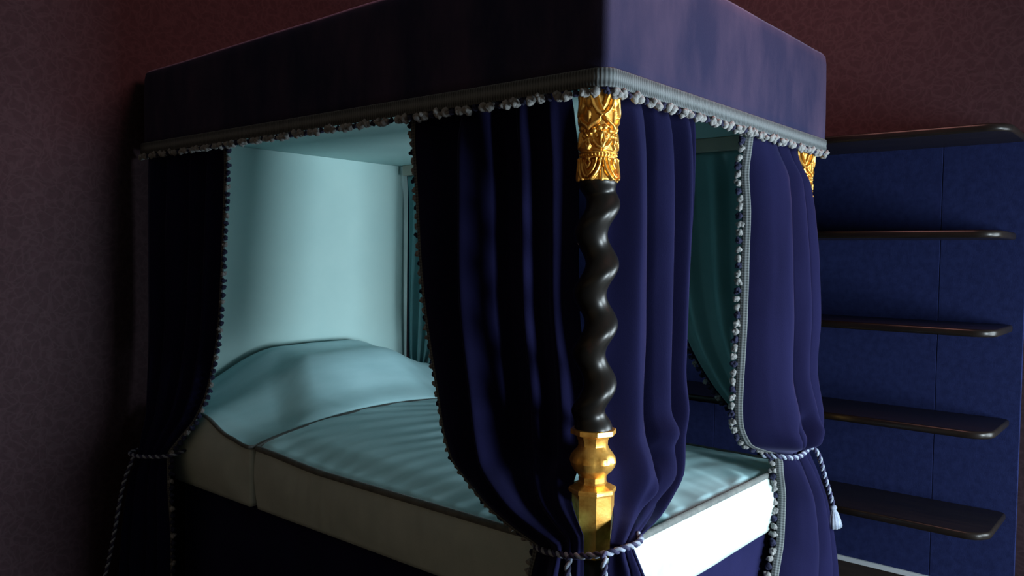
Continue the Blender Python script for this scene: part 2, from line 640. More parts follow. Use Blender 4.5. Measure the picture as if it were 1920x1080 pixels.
PM_W = [pompom_mesh('pompom_white', s, M['tuft_white']) for s in (1, 2, 3, 4)]
PM_D = [pompom_mesh('pompom_dark', s, M['tuft_dark']) for s in (11, 12)]
PC_W = [pompom_mesh('tuft_white', s, M['tuft_white'], stalk=False) for s in (1, 2, 3, 4)]
PC_D = [pompom_mesh('tuft_dark', s, M['tuft_dark'], stalk=False) for s in (11, 12)]


def pompom(parent, p, i, pattern='WWD', rot=None, scale=1.0):
    dark = pattern[i % len(pattern)] == 'D'
    D_, W_ = (PC_D, PC_W) if rot else (PM_D, PM_W)
    me = (D_[i % 2] if dark else W_[(i * 7 // 3) % 4])
    o = bpy.data.objects.new('pompom', me)
    link(o, parent, p)
    o.rotation_euler = rot if rot else (0, 0, random.uniform(0, 6.28))
    o.scale = (scale,) * 3
    if dark:
        o['label'] = 'dark navy wool tuft'
    return o


edge = [Vector((x, y, 1.8815)) for (x, y) in outline_path(0.004)]
edge = [p for p in edge if not (p.x > BW - 0.001 and p.y > 0.04)]
spots = resample(edge, 0.0265)
# nearest hundred are individual tufts, the far end of the long side is one fringe
ncut = len(spots) - 98
far_v, far_f, far_m = [], [], []
for i, p in enumerate(spots):
    sc_ = 1.25 if not (i % 3 == 2) else 0.8
    if i >= ncut:
        pompom(braid, p, i, scale=sc_)
    else:
        dark = i % 3 == 2
        me = PM_D[i % 2] if dark else PM_W[(i * 7 // 3) % 4]
        rz = Matrix.Rotation(random.uniform(0, 6.28), 3, 'Z')
        bse = len(far_v)
        far_v += [tuple(p + rz @ v.co * sc_) for v in me.vertices]
        far_f += [tuple(q + bse for q in pl.vertices) for pl in me.polygons]
        far_m += [1 if dark else 0] * len(me.polygons)
o = mobj('pompom_fringe', far_v, far_f, [M['tuft_white'], M['tuft_dark']], braid, fmat=far_m)
o['kind'] = 'stuff'
o['label'] = 'far run of wool tufts in shadow'


# ---- posts
def capital_mesh():
    nth, nz = 300, 190
    z0, z1 = 1.683, 1.892
    H = (z1 - z0) * 1000
    reps = 4
    half = 2 * PI * 46 / reps / 2      # mm
    # ridges: (polyline in mm (u, z), half-width, height)
    R = [([(4, 51), (5.5, 40), (10, 26), (17, 14), (24, 5)], 4.6, 10),
         ([(14, 51), (16, 40), (21, 27), (28, 16), (34, 10)], 4.2, 9),
         ([(0, 3), (0, 16), (0, 30)], 5.0, 5),
         ([(34, 50), (29, 42), (33, 34), (36, 30)], 4.5, 8),
         ([(0, 78), (5, 90), (3, 104), (0, 112)], 4.6, 9),
         ([(3, 76), (13, 80), (22, 90), (30, 108)], 4.2, 8),
         ([(36, 74), (31, 84), (36, 96)], 4.2, 8),
         ([(0, 152), (8, 142), (18, 134), (29, 128), (36, 120)], 4.8, 10),
         ([(2, 150), (13, 158), (22, 172), (27, 190), (27, 208)], 4.4, 11),
         ([(0, 164), (7, 178), (11, 194), (11, 208)], 3.6, 8),
         ([(36, 136), (35, 160)], 4.5, 6)]
    domes = [((36, 186), 11, 20, 9), ((7, 122), 8, 8, 8), ((22, 116), 7, 8, 7), ((14, 104), 6, 5, 5)] + \
            [((q, 61), 4.2, 3.4, 4) for q in (0, 9, 18, 27, 36)]
    holes = [((0, 140), 6, 10, 9), ((14, 148), 6, 5, 6), ((26, 100), 6, 8, 7), ((24, 42), 4, 6, 5), ((12, 92), 5, 5, 5)]

    U, Z = np.meshgrid(np.linspace(0, 2 * PI, nth, endpoint=False), np.linspace(0, H, nz))
    ph = ((U - math.radians(46)) / (2 * PI) * reps) % 1.0
    u = np.abs(ph - 0.5) * 2 * half
    u = half - u                       # 0 at mirror axis
    h = np.zeros_like(u)
    for pl, w, hh in R:
        d = np.full_like(u, 1e9)
        for (a, b_), (c, e) in zip(pl[:-1], pl[1:]):
            L2 = (c - a) ** 2 + (e - b_) ** 2
            t = np.clip(((u - a) * (c - a) + (Z - b_) * (e - b_)) / L2, 0, 1)
            d = np.minimum(d, np.hypot(u - a - t * (c - a), Z - b_ - t * (e - b_)))
        h = np.maximum(h, hh * np.sqrt(np.clip(1 - (d / w) ** 2, 0, 1)))
    for (a, b_), rx, rz, hh in domes:
        q = ((u - a) / rx) ** 2 + ((Z - b_) / rz) ** 2
        h = np.maximum(h, hh * np.sqrt(np.clip(1 - q, 0, 1)))
    for (a, b_), rx, rz, hh in holes:
        q = ((u - a) / rx) ** 2 + ((Z - b_) / rz) ** 2
        h -= hh * np.sqrt(np.clip(1 - q, 0, 1))
    # rings and overall profile
    ring = np.maximum(0, 1 - ((Z - 54) / 3.2) ** 2) * 6 + np.maximum(0, 1 - ((Z - 67) / 3.0) ** 2) * 5.5
    h = np.maximum(h, ring)
    prof = np.interp(Z, [0, 6, 25, 48, 54, 70, 95, 118, 150, 190, H], [44, 44, 41, 39, 41, 41, 39, 38, 40, 41, 43])
    rad = (prof + h) / 1000
    vs = []
    for i in range(nz):
        for j in range(nth):
            vs.append((rad[i, j] * math.cos(U[i, j]), rad[i, j] * math.sin(U[i, j]), z0 + Z[i, j] / 1000))
    fs = grid_faces(nz, nth, True)
    fs.append(tuple(range(nth - 1, -1, -1)))
    fs.append(tuple(range((nz - 1) * nth, nz * nth)))
    return vs, fs


def shaft_mesh():
    z0, z1 = 1.098, 1.686
    nz, nth = 240, 40
    pitch = 0.1415
    ph0 = math.radians(304) - 2 * PI * 1.632 / pitch
    vs = []
    for i in range(nz):
        z = z0 + (z1 - z0) * i / (nz - 1)
        a = 2 * PI * z / pitch + ph0
        e = sstep(z0, z0 + 0.05, z) * (1 - sstep(z1 - 0.035, z1 - 0.004, z))
        off = 0.0140 * e
        r = 0.0395 + 0.0055 * (1 - e)
        for j in range(nth):
            t = 2 * PI * j / nth
            vs.append((off * math.cos(a) + r * math.cos(t), off * math.sin(a) + r * math.sin(t), z))
    fs = grid_faces(nz, nth, True)
    fs.append(tuple(range(nth - 1, -1, -1)))
    fs.append(tuple(range((nz - 1) * nth, nz * nth)))
    return vs, fs


def baluster_mesh():
    prof = [(1.100, .050), (1.099, .055), (1.088, .055), (1.086, .050), (1.082, .041), (1.070, .036), (1.060, .0355), (1.052, .039), (1.044, .0455),
            (1.034, .051), (1.022, .0525), (1.010, .050), (1.000, .0445), (.992, .037), (.986, .034), (.974, .0335), (.970, .036),
            (.966, .044), (.960, .056), (.957, .0575), (.950, .0575), (.948, .055), (.944, .0535), (.80, .0535)]
    base = math.radians(180.0)
    sub = 6
    vs = []
    n = 8 * sub
    for (z, r) in prof:
        lobe = math.exp(-((z - 1.022) / 0.03) ** 2)
        for k in range(8):
            for q in range(sub):
                t = q / sub
                a0, a1 = base + k * PI / 4, base + (k + 1) * PI / 4
                p = Vector((math.cos(a0), math.sin(a0))).lerp(Vector((math.cos(a1), math.sin(a1))), t) * r
                p *= 1 + 0.16 * lobe * math.sin(PI * t) - 0.0 * lobe
                vs.append((p.x, p.y, z))
    fs = grid_faces(len(prof), n, True)
    fs = [tuple(reversed(q)) for q in fs]
    fs.append(tuple(range(n)))
    b = (len(prof) - 1) * n
    fs.append(tuple(range(b + n - 1, b - 1, -1)))
    return vs, fs


cap_vf, shaft_vf, bal_vf = capital_mesh(), shaft_mesh(), baluster_mesh()
shared = {}
for (px, py) in ((0.06, 0.06), (1.35, 0.07)):
    def place(key, nm, vf, mat, parent, smooth=True):
        if key not in shared:
            me = make_mesh(nm, vf[0], vf[1], mat, (0, 0, 0), smooth)
            if not smooth:
                pass
            shared[key] = me
        o = bpy.data.objects.new(nm, shared[key])
        return link(o, parent, (px, py, 0))
    # lower turned leg of the post in black wood
    lv, lf = [], []
    lp = [(0.0, .045), (0.05, .045), (0.06, .05), (0.10, .05), (0.12, .040), (0.42, .036), (0.46, .044), (0.50, .040), (0.80, .040)]
    for (z, r) in lp:
        for k in range(24):
            a = 2 * PI * k / 24
            lv.append((r * math.cos(a), r * math.sin(a), z))
    lf = grid_faces(len(lp), 24, True) + [tuple(range(23, -1, -1)), tuple(range((len(lp) - 1) * 24, len(lp) * 24))]
    post = place('post', 'corner_post', (lv, lf), M['ebony'], bed)
    place('cap', 'gilded_capital', cap_vf, M['gold'], post)
    place('shaft', 'twisted_shaft', shaft_vf, M['ebony'], post)
    bo = place('bal', 'gilded_baluster', bal_vf, M['gold'], post)
    if not bo.data.get('done'):
        bo.data['done'] = 1
        bm = bmesh.new()
        bm.from_mesh(bo.data)
        bmesh.ops.recalc_face_normals(bm, faces=bm.faces[:])
        for e in bm.edges:
            if len(e.link_faces) == 2 and e.calc_face_angle() > math.radians(24):
                e.smooth = False
        bm.to_mesh(bo.data)
        bm.free()

# ---- velvet base skirt (under the mattress)
ol = rounded_outline(0.105, 1.275, 0.062, 2.16, 0.12, 8, 60)
vs = []
for zz in np.linspace(0.01, 0.60, 10):
    for (x, y) in ol:
        k = 1 + 0.0
        w = 0.003 * noise.noise(Vector((x * 9, y * 9, zz * 2)))
        dx = 1 if x < 0.12 else (-1 if x > 1.28 else 0)
        dy = 1 if y < 0.12 else (-1 if y > 2.14 else 0)
        vs.append((x + dx * w, y + dy * w, zz))
no = len(ol)
fs = grid_faces(10, no, True) + [tuple(range(no - 1, -1, -1)), tuple(range(9 * no, 10 * no))]
mobj('base_skirt', vs, fs, M['base_velvet'], bed)

# ------------------------------------------------------------------ mattress
MX0, MX1, MY0 = 0.085, 1.285, 0.050


def back_y(x):
    return 1.525 + 0.07 * (x - MX0)


def rough_quad(x0, x1, y0, yb, r0, r1, rr, n=12, per=70):
    """outline of a cushion: front corners radius r0, back corners radius r1, back edge y = yb(x)"""
    out = []
    cs = [(x1 - rr, y0 + rr, 1.5 * PI, rr), (x1 - r1, yb(x1) - r1, 0, r1), (x0 + r1, yb(x0) - r1, 0.5 * PI, r1), (x0 + r0, y0 + r0, PI, r0)]
    for i, (cx, cy, a0, r) in enumerate(cs):
        for k in range(n + 1):
            a = a0 + 0.5 * PI * k / n
            out.append((cx + r * math.cos(a), cy + r * math.sin(a)))
        nx, ny, na, nr = cs[(i + 1) % 4]
        ex, ey = out[-1]
        sx, sy = nx + nr * math.cos(na), ny + nr * math.sin(na)
        for k in range(1, per):
            t = k / per
            out.append((ex + (sx - ex) * t, ey + (sy - ey) * t))
    return out


def cushion(parent, ol, zedge, zbot, ztop, side_bulge, side_wrinkle, pip_r, cx, cy, rings=60, names=('top_cover', 'side_band', 'piping')):
    """zedge(x,y): height of the piping; ztop(x,y,k): height of the top where k=0 at edge .. 1 centre"""
    no = len(ol)
    vs = []
    for i in range(rings + 1):
        k = (i / rings)
        s = (1 - k) ** 1.0
        for (x, y) in ol:
            X = cx + (x - cx) * s
            Y = cy + (y - cy) * s
            vs.append((X, Y, ztop(X, Y, k)))
    fs = grid_faces(rings + 1, no, True)
    top = mobj(names[0], vs, fs, M['mat_top'], parent)
    # normals of the outline
    nr = 16
    vs = []
    for i in range(nr + 1):
        t = i / nr
        for j, (x, y) in enumerate(ol):
            ax, ay = ol[j - 1]
            bx_, by_ = ol[(j + 1) % no]
            tx, ty = bx_ - ax, by_ - ay
            L = math.hypot(tx, ty) or 1
            nx, ny = ty / L, -tx / L
            z1 = zedge(x, y)
            z = z1 + (zbot - z1) * t
            off = side_bulge(x, y, t) + side_wrinkle(x, y, t)
            vs.append((x + nx * off, y + ny * off, z))
    fs = [tuple(reversed(q)) for q in grid_faces(nr + 1, no, True)]
    fs.append(tuple(range(nr * no + no - 1, nr * no - 1, -1)))
    side = mobj(names[1], vs, fs, M['mat_side'], parent)
    # piping
    path = [(x, y, zedge(x, y) + 0.001) for (x, y) in ol] + [(ol[0][0], ol[0][1], zedge(*ol[0]) + 0.001)]
    v, f = tube(path, pip_r, 8)
    mobj(names[2], v, f, M['piping'], parent)
    return top, side


def mat_z(x, y):
    """resting height of the mattress top: domed and a little higher at the head"""
    u = max(0.0, min(1.0, (x - MX0) / (MX1 - MX0)))
    v = max(0.0, min(1.0, (y - MY0) / 1.5))
    d = math.sin(PI * min(1, max(0, u))) ** 0.7
    return 0.786 + 0.058 * d * sstep(0, 0.35, v) * (0.45 + 0.55 * v) + 0.018 * v * v


def m_edge(x, y):
    a = 0.784 + 0.022 * sstep(1.1, 1.55, y)
    w = sstep(back_y(x) - 0.12, back_y(x), y)
    return a * (1 - w) + max(a, mat_z(x, y)) * w


def m_top(x, y, k):
    e = min(x - MX0, MX1 - x, y - MY0)
    e = max(0.0, e)
    base = m_edge(x, y) + (mat_z(x, y) - m_edge(x, y)) * sstep(0, 0.16, e)
    roll = 0.010 * sstep(0, 0.03, e)
    # puckers running in from the foot and side piping
    df = y - MY0
    ds = x - MX0
    pk = math.exp(-df / 0.16) * sstep(0, 0.02, df)
    a = x * 50 - 26 * df + 5.0 * noise.noise(Vector((x * 4, y * 4, 0)))
    w = 0.0080 * pk * (math.sin(a) * (0.55 + 0.9 * noise.noise(Vector((x * 7, y * 3, 4)))) + 0.5 * noise.noise(Vector((x * 22 - y * 9, y * 9, 2))))
    pk2 = math.exp(-ds / 0.12) * sstep(0, 0.02, ds)
    w += 0.003 * pk2 * math.sin(y * 70 + 2 * noise.noise(Vector((x * 5, y * 6, 1))))
    # broad cross folds over the middle
    w += 0.0028 * math.sin((y + 0.35 * x) * 58 + 3 * noise.noise(Vector((x * 2.2, y * 2.2, 2)))) * sstep(0.05, 0.25, e) * (0.5 + 0.6 * noise.noise(Vector((x * 3, y * 4, 7))))
    return base + roll + w


def m_bulge(x, y, t):
    return 0.016 * math.sin(PI * (0.1 + 0.86 * t)) - 0.004


def m_wr(x, y, t):
    s = x + y
    return 0.0036 * math.sin(s * 95 + 4 * noise.noise(Vector((x * 4, y * 4, t * 1.5)))) * (0.6 + noise.noise(Vector((x * 6, y * 6, t)))) * math.sin(PI * t) ** 0.5 \
        + 0.005 * noise.noise(Vector((x * 5, y * 5, t * 2)))


mattress = empty('mattress', 'thick pale mattress with teal satin top lying on the velvet bed base', 'mattress', (0.7, 0.8, 0.59))
ol = rough_quad(MX0, MX1, MY0, back_y, 0.10, 0.008, 0.045)
cushion(mattress, ol, m_edge, 0.588, m_top, m_bulge, m_wr, 0.0105, 0.70, 0.80)

# ------------------------------------------------------------------ bolster / pillow mound at the head
BX0, BX1, BYB = 0.065, 1.31, 2.155


def b_front(x):
    return back_y(x) + 0.010


def bolster_outline():
    out = []
    # front edge from left to right, then round the back
    r = 0.012
    n = 80
    rb = 0.10
    # front-right corner
    def arc(cx, cy, r_, a0, a1, m):
        for k in range(m + 1):
            a = a0 + (a1 - a0) * k / m
            out.append((cx + r_ * math.cos(a), cy + r_ * math.sin(a)))
    def line(p, q, m):
        for k in range(1, m):
            out.append((p[0] + (q[0] - p[0]) * k / m, p[1] + (q[1] - p[1]) * k / m))
    arc(BX1 - r, b_front(BX1) + r, r, 1.5 * PI, 2 * PI, 6)
    line(out[-1], (BX1, BYB - rb), 40)
    arc(BX1 - rb, BYB - rb, rb, 0, 0.5 * PI, 10)
    line(out[-1], (BX0 + rb, BYB), 60)
    arc(BX0 + rb, BYB - rb, rb, 0.5 * PI, PI, 12)
    line(out[-1], (BX0, b_front(BX0) + r), 50)
    arc(BX0 + r, b_front(BX0) + r, r, PI, 1.5 * PI, 6)
    line(out[-1], (BX1 - r, b_front(BX1)), 90)
    return out


def b_edge(x, y):
    """height of the seam round the head cushion"""
    left = 1 - sstep(BX0, 0.35, x)
    front = max(0.806, mat_z(x, min(y, back_y(x)))) + 0.004
    v = (y - b_front(x)) / (BYB - b_front(x))
    side = 0.806 + 0.075 * sstep(0.0, 0.6, v) + 0.006 * math.sin(v * 16)
    s = sstep(0.0, 0.2, v)
    return front * (1 - s) + side * s


def b_top(x, y, k):
    bf = b_front(x)
    v = max(0.0, min(1.0, (y - bf) / (BYB - bf)))
    u = max(0.0, min(1.0, (x - BX0) / (BX1 - BX0)))
    # height across the bed
    st = 0.55 * (1 - sstep(0.25, 0.85, v))
    a = ((1 - st) * sstep(-0.04, 0.42, u) + st * sstep(0.12 + 0.22 * v, 0.27 + 0.24 * v, u)) * (1 - 0.55 * sstep(0.72, 1.0, u))
    # front face: climbs quickly to the ridge line, then gently on
    vr = 0.52 - 0.10 * math.sin(PI * u)
    if v < vr:
        t = v / vr
        fr = 0.84 * math.sin(0.46 * PI * t) ** 0.9 / math.sin(0.46 * PI) ** 0.9
    else:
        t = (v - vr) / (1 - vr)
        fr = 0.84 + 0.15 * math.sin(0.5 * PI * min(1.0, t * 1.15)) - 0.04 * t * t
    e = min(v * (BYB - bf), x - BX0, BX1 - x)
    base = b_edge(x, y)
    w = 0.005 * noise.noise(Vector((x * 4, y * 4, 3))) + 0.0035 * math.sin((x * 0.9 + y * 0.6) * 46 + 3 * noise.noise(Vector((x * 3, y * 3, 8)))) * (1 - sstep(0.6, 0.9, v)) * max(0, noise.noise(Vector((x * 5, y * 2, 5))) + 0.2)
    lf = 0.0 * 0.012 * math.exp(-((u - 0.23 - 0.25 * v) / 0.03) ** 2) * sstep(0.1, 0.4, v) * (1 - sstep(0.7, 0.95, v))
    return base + 0.212 * a * fr * sstep(0.0, 0.012, max(e, 0)) + (w - lf) * sstep(0, 0.05, max(0, e))


def b_bulge(x, y, t):
    return 0.030 * math.sin(PI * t) * ((0.15 + 0.85 * sstep(0.0, 0.15, y - b_front(x))) if x < BX0 + 0.12 else 0.1) - 0.002


def b_wr(x, y, t):
    return 0.006 * noise.noise(Vector((x * 7, y * 7, t * 2))) * math.sin(PI * t)


bolster = empty('pillow_mound', 'wide teal covered pillow mound against the pale headboard at the head of the bed', 'pillow', (0.7, 1.85, 0.6))
cushion(bolster, bolster_outline(), b_edge, 0.596, b_top, b_bulge, b_wr, 0.0075, 0.70, 1.86, rings=70)


# ------------------------------------------------------------------ curtains
class Curtain:
    def __init__(self, knots, folds, nt=180, ns=170, seed=0, wander=0.02, fine=0.004, dents=(), ampk=1.0):
        """knots: list of (L(x,y,z), R(x,y,z), out(x,y), amp, bulge) from top to floor; folds: list of (s, d)"""
        zs = [-(k[0][2] + k[1][2]) / 2 for k in knots]
        T = np.array([z - zs[0] for z in zs])
        t = np.linspace(0, T[-1], nt)
        g = lambda fn: pchip(T, [fn(k) for k in knots], t)
        L = np.stack([g(lambda k, i=i: k[0][i]) for i in range(3)], 1)
        R = np.stack([g(lambda k, i=i: k[1][i]) for i in range(3)], 1)
        out = np.stack([g(lambda k: k[2][0]), g(lambda k: k[2][1])], 1)
        out /= np.linalg.norm(out, axis=1)[:, None]
        amp = g(lambda k: k[3]) * ampk
        bul = g(lambda k: k[4])
        S = np.linspace(0, 1, ns)
        fs_, fd_ = [f[0] for f in folds], [f[1] for f in folds]
        P = np.zeros((nt, ns, 3))
        for i in range(nt):
            zz = t[i]
            for j in range(ns):
                s = S[j]
                env = math.sin(PI * s) ** 0.5
                sw = s + wander * env * noise.noise(Vector((s * 3, zz * 2.2, seed)))
                P[i, j, 2] = sw
        D = pchip(fs_, fd_, P[:, :, 2].ravel()).reshape(nt, ns)
        for i in range(nt):
            for j in range(ns):
                s = S[j]
                n1 = noise.noise(Vector((s * 9, t[i] * 3.0, seed + 5.0)))
                n2 = noise.noise(Vector((s * 22, t[i] * 6.0, seed + 9.0)))
                dd = 0.0
                for (s0, z0, rs, rz, sl, dp) in dents:
                    zc = L[i][2] * (1 - s) + R[i][2] * s
                    q = ((s - s0 - sl * (zc - z0)) / rs) ** 2 + ((zc - z0) / rz) ** 2
                    if q < 9:
                        dd += dp * math.exp(-q)
                d = amp[i] * D[i, j] + dd + fine * (n1 + 0.45 * n2) * min(1, amp[i] * 3) + bul[i] * math.sin(PI * s)
                p = L[i] * (1 - s) + R[i] * s
                P[i, j, 0] = p[0] + out[i, 0] * d
                P[i, j, 1] = p[1] + out[i, 1] * d
                P[i, j, 2] = p[2]
        self.P, self.out, self.nt, self.ns = P, out, nt, ns

    def build(self, name, label, cat, group, outer, inner):
        P, nt, ns = self.P, self.nt, self.ns
        # surface normals oriented outward
        du = np.gradient(P, axis=1)
        dv = np.gradient(P, axis=0)
        nn = np.cross(du, dv)
        nn /= np.linalg.norm(nn, axis=2)[:, :, None] + 1e-12
        o3 = np.concatenate([self.out, np.zeros((nt, 1))], 1)[:, None, :]
        sgn = np.sign((nn * o3).sum(2).mean())
        nn *= sgn
        self.n = nn
        base = P[nt // 2, ns // 2]
        root = empty(name, label, cat, (float(base[0]), float(base[1]), float(P[:, :, 2].min())), group)

        def sheet(nm, a, b, mat, cut=0):
            Q = P[:nt - cut, cut:ns - cut]
            qn = nn[:nt - cut, cut:ns - cut]
            h, w = Q.shape[:2]
            A = (Q + qn * a).reshape(-1, 3)
            B = (Q + qn * b).reshape(-1, 3)
            m = h * w
            fa = grid_faces(h, w)
            fb = [tuple(reversed([q + m for q in f])) for f in fa]
            rim = []
            ring = [j for j in range(w)] + [i * w + w - 1 for i in range(1, h)] + \
                   [(h - 1) * w + j for j in range(w - 2, -1, -1)] + [i * w for i in range(h - 2, 0, -1)]
            for k in range(len(ring)):
                p, q = ring[k], ring[(k + 1) % len(ring)]
                rim.append((q, p, p + m, q + m))
            fs = fa + fb + rim
            if sgn < 0:
                fs = [tuple(reversed(f)) for f in fs]
            return mobj(nm, [tuple(v) for v in A] + [tuple(v) for v in B], fs, mat, root)
        sheet('velvet_face', 0.0022, 0.0002, outer)
        sheet('lining', -0.0002, -0.0022, inner, 2)
        self.root = root
        return root

    def trim(self, side, width=0.026, rows=None, pattern='WWD', i0=0, i1=None, out_off=0.004, scale=1.0, both=False, pom=0.0265, pspace=0.011):
        P, nn = self.P, self.n
        i1 = i1 or self.nt
        e = 0 if side == 'L' else self.ns - 1
        j = 6 if side == 'L' else self.ns - 7
        pts, edge = [], []
        for i in range(i0, i1):
            E = Vector(P[i, e])
            T = Vector(P[i, j]) - E
            if T.length < 1e-5:
                T = Vector((1, 0, 0))
            T.normalize()
            n = Vector(nn[i, e])
            row = []
            for k in range(5):
                a = k / 4
                lift = out_off + 0.0022 * math.sin(PI * a)
                row.append(tuple(E + T * (width * a - 0.003) + n * lift))
            pts.append(row)
            edge.append(E - T * pspace + n * 0.002)
        v, f, uv = ribbon(pts, None)
        br = mobj('edge_braid', v, f, M['braid'], self.root, uvs=uv)
        sd = br.modifiers.new('thick', 'SOLIDIFY')
        sd.thickness = 0.003
        sd.offset = 0
        for k, p in enumerate(resample(edge, pom)):
            if k >= 98:
                break
            pompom(br, p, k, pattern, (random.uniform(0, 6), random.uniform(0, 6), 0), scale)
        return br


FOLD_A = [(0, 0.10), (0.06, 0.5), (0.14, 0.7), (0.25, -0.1), (0.32, -0.3), (0.40, 1.1), (0.465, 2.15), (0.51, 1.65), (0.575, -0.6), (0.67, -0.35), (0.72, 0.30), (0.775, -0.5),
          (0.83, -0.3), (0.885, 0.0), (0.93, -0.35), (1, -0.6)]
FOLD_B = [(0, -0.3), (0.09, -0.05), (0.21, 0.85), (0.30, 0.7), (0.385, -0.9), (0.47, 0.5), (0.56, 0.85), (0.64, -0.2), (0.70, -0.6), (0.80, 0.7), (0.88, 0.2),
          (0.93, -0.5), (1, 0.1)]
FOLD_C = [(0, -0.75), (0.06, -0.1), (0.14, 0.45), (0.28, 0.95), (0.41, 0.6), (0.485, -0.9), (0.56, 0.4), (0.66, 0.9), (0.745, 0.3), (0.80, -0.85), (0.87, 0.5), (0.95, 0.7), (1, -0.5)]
FOLD_D = [(0, 0.2), (0.1, 0.8), (0.2, -0.6), (0.3, 0.7), (0.4, 0.5), (0.5, -0.8), (0.6, 0.6), (0.72, -0.5), (0.82, 0.8), (0.92, -0.3), (1, 0.1)]

GR = 'tied back velvet curtains of the bed'
X_, Y_ = (-1.0, 0.0), (0.0, -1.0)
# 1. long side, beside the near post
c1 = Curtain([
    ((.070, .705, 1.93), (.110, .185, 1.93), X_, .010, 0),
    ((.068, .700, 1.86), (.112, .182, 1.86), X_, .034, 0),
    ((.066, .685, 1.75), (.116, .175, 1.75), X_, .046, 0),
    ((.064, .645, 1.41), (.116, .170, 1.42), X_, .050, 0),
    ((.064, .585, 1.14), (.100, .125, 1.14), X_, .050, .005),
    ((.066, .528, .953), (.082, .116, 1.02), X_, .046, .012),
    ((.055, .455, .901), (.022, .095, .975), (-.95, -.2), .038, .020),
    ((.038, .370, .857), (-.005, .078, .935), (-.9, -.35), .028, .024),
    ((.020, .270, .825), (-.022, .046, .900), (-.85, -.5), .018, .022),
    ((.004, .185, .806), (-.035, .016, .868), (-.8, -.6), .012, .016),
    ((.004, .195, .750), (-.035, .016, .800), (-.85, -.5), .018, .020),
    ((.020, .240, .550), (-.030, .022, .560), (-.95, -.2), .030, .020),
    ((.030, .300, .020), (-.030, .010, .020), X_, .034, .020)], FOLD_A, seed=1.0)
c1.build('bed_curtain', 'dark indigo curtain on the shadowed long side, gathered left of the near post', 'curtain', GR, M['velvet'], M['lining'])
c1.trim('L', scale=0.95)

# 2. foot end, right of the near post
c2 = Curtain([
    ((.125, .100, 1.93), (.560, .080, 1.93), Y_, .012, 0),
    ((.125, .100, 1.86), (.568, .080, 1.86), Y_, .028, 0),
    ((.125, .100, 1.75), (.578, .085, 1.75), Y_, .038, 0),
    ((.122, .100, 1.485), (.555, .085, 1.485), Y_, .044, 0),
    ((.118, .098, 1.20), (.530, .085, 1.20), Y_, .044, .006),
    ((.108, .085, 1.07), (.515, .080, 1.06), Y_, .040, .016),
    ((.098, .030, .985), (.478, .065, .93), Y_, .034, .024),
    ((.100, .024, .930), (.395, .040, .862), (-.1, -.95), .022, .012),
    ((.070, .000, .893), (.260, .010, .832), (-.2, -.95), .013, .008),
    ((-.004, -.038, .866), (.085, -.030, .842), (-.3, -.9), .010, .014),
    ((-.004, -.036, .800), (.120, -.030, .775), (-.2, -.95), .018, .016),
    ((.000, -.034, .640), (.205, -.030, .640), Y_, .026, .014),
    ((.010, -.034, .020), (.300, -.030, .020), Y_, .030, .010)], FOLD_B, seed=2.0, wander=.035, fine=.006, ampk=1.8,
    dents=((.42, 1.00, .07, .030, .9, -.050), (.52, 1.055, .10, .030, .9, .028), (.30, .935, .05, .03, .5, .022), (.62, .93, .05, .06, 1.2, -.022),
           (.75, 1.05, .06, .10, .8, .018), (.35, 1.20, .05, .10, .35, -.020)))
c2.build('bed_curtain', 'lit indigo curtain at the foot end, gathered right of the near twisted post', 'curtain', GR, M['velvet'], M['lining'])

# 3. foot end, far corner
c3 = Curtain([
    ((.888, .050, 1.93), (1.290, .075, 1.93), Y_, .010, 0),
    ((.895, .048, 1.87), (1.292, .072, 1.86), Y_, .020, 0),
    ((.912, .042, 1.76), (1.310, .052, 1.76), Y_, .036, 0),
    ((.926, .040, 1.65), (1.310, .034, 1.66), Y_, .036, 0),
    ((.928, .040, 1.48), (1.315, .018, 1.48), Y_, .038, 0),
    ((.926, .040, 1.32), (1.318, .010, 1.30), Y_, .038, .004),
    ((.918, .040, 1.12), (1.285, .010, 1.14), Y_, .040, .010),
    ((.920, .032, .985), (1.310, .000, .965), Y_, .046, .024),
    ((.952, .018, .912), (1.295, -.002, .895), Y_, .044, .030),
    ((1.045, .000, .868), (1.262, -.008, .855), Y_, .012, .010),
    ((1.075, -.006, .810), (1.300, -.014, .785), Y_, .018, .012),
    ((1.120, -.010, .700), (1.375, -.022, .655), Y_, .026, .014),
    ((1.105, -.018, .570), (1.420, -.034, .500), Y_, .030, .012),
    ((1.060, -.022, .450), (1.455, -.040, .350), Y_, .032, .010),
    ((1.03, -.022, .020), (1.500, -.040, .020), Y_, .032, .010)], FOLD_C, seed=3.0, wander=.03, fine=.006, ampk=1.75,
    dents=((.30, .915, .035, .045, .3, -.060), (.58, .93, .04, .05, .4, -.055), (.84, .93, .03, .05, -.3, -.050), (.18, .925, .07, .03, 0, .022),
           (.45, .93, .07, .03, 0, .020), (.72, .94, .07, .03, 0, .020)))
c3.build('bed_curtain', 'indigo curtain with white tufted edge at the far foot corner of the bed', 'curtain', GR, M['velvet'], M['lining'])
c3.trim('L', scale=1.15)

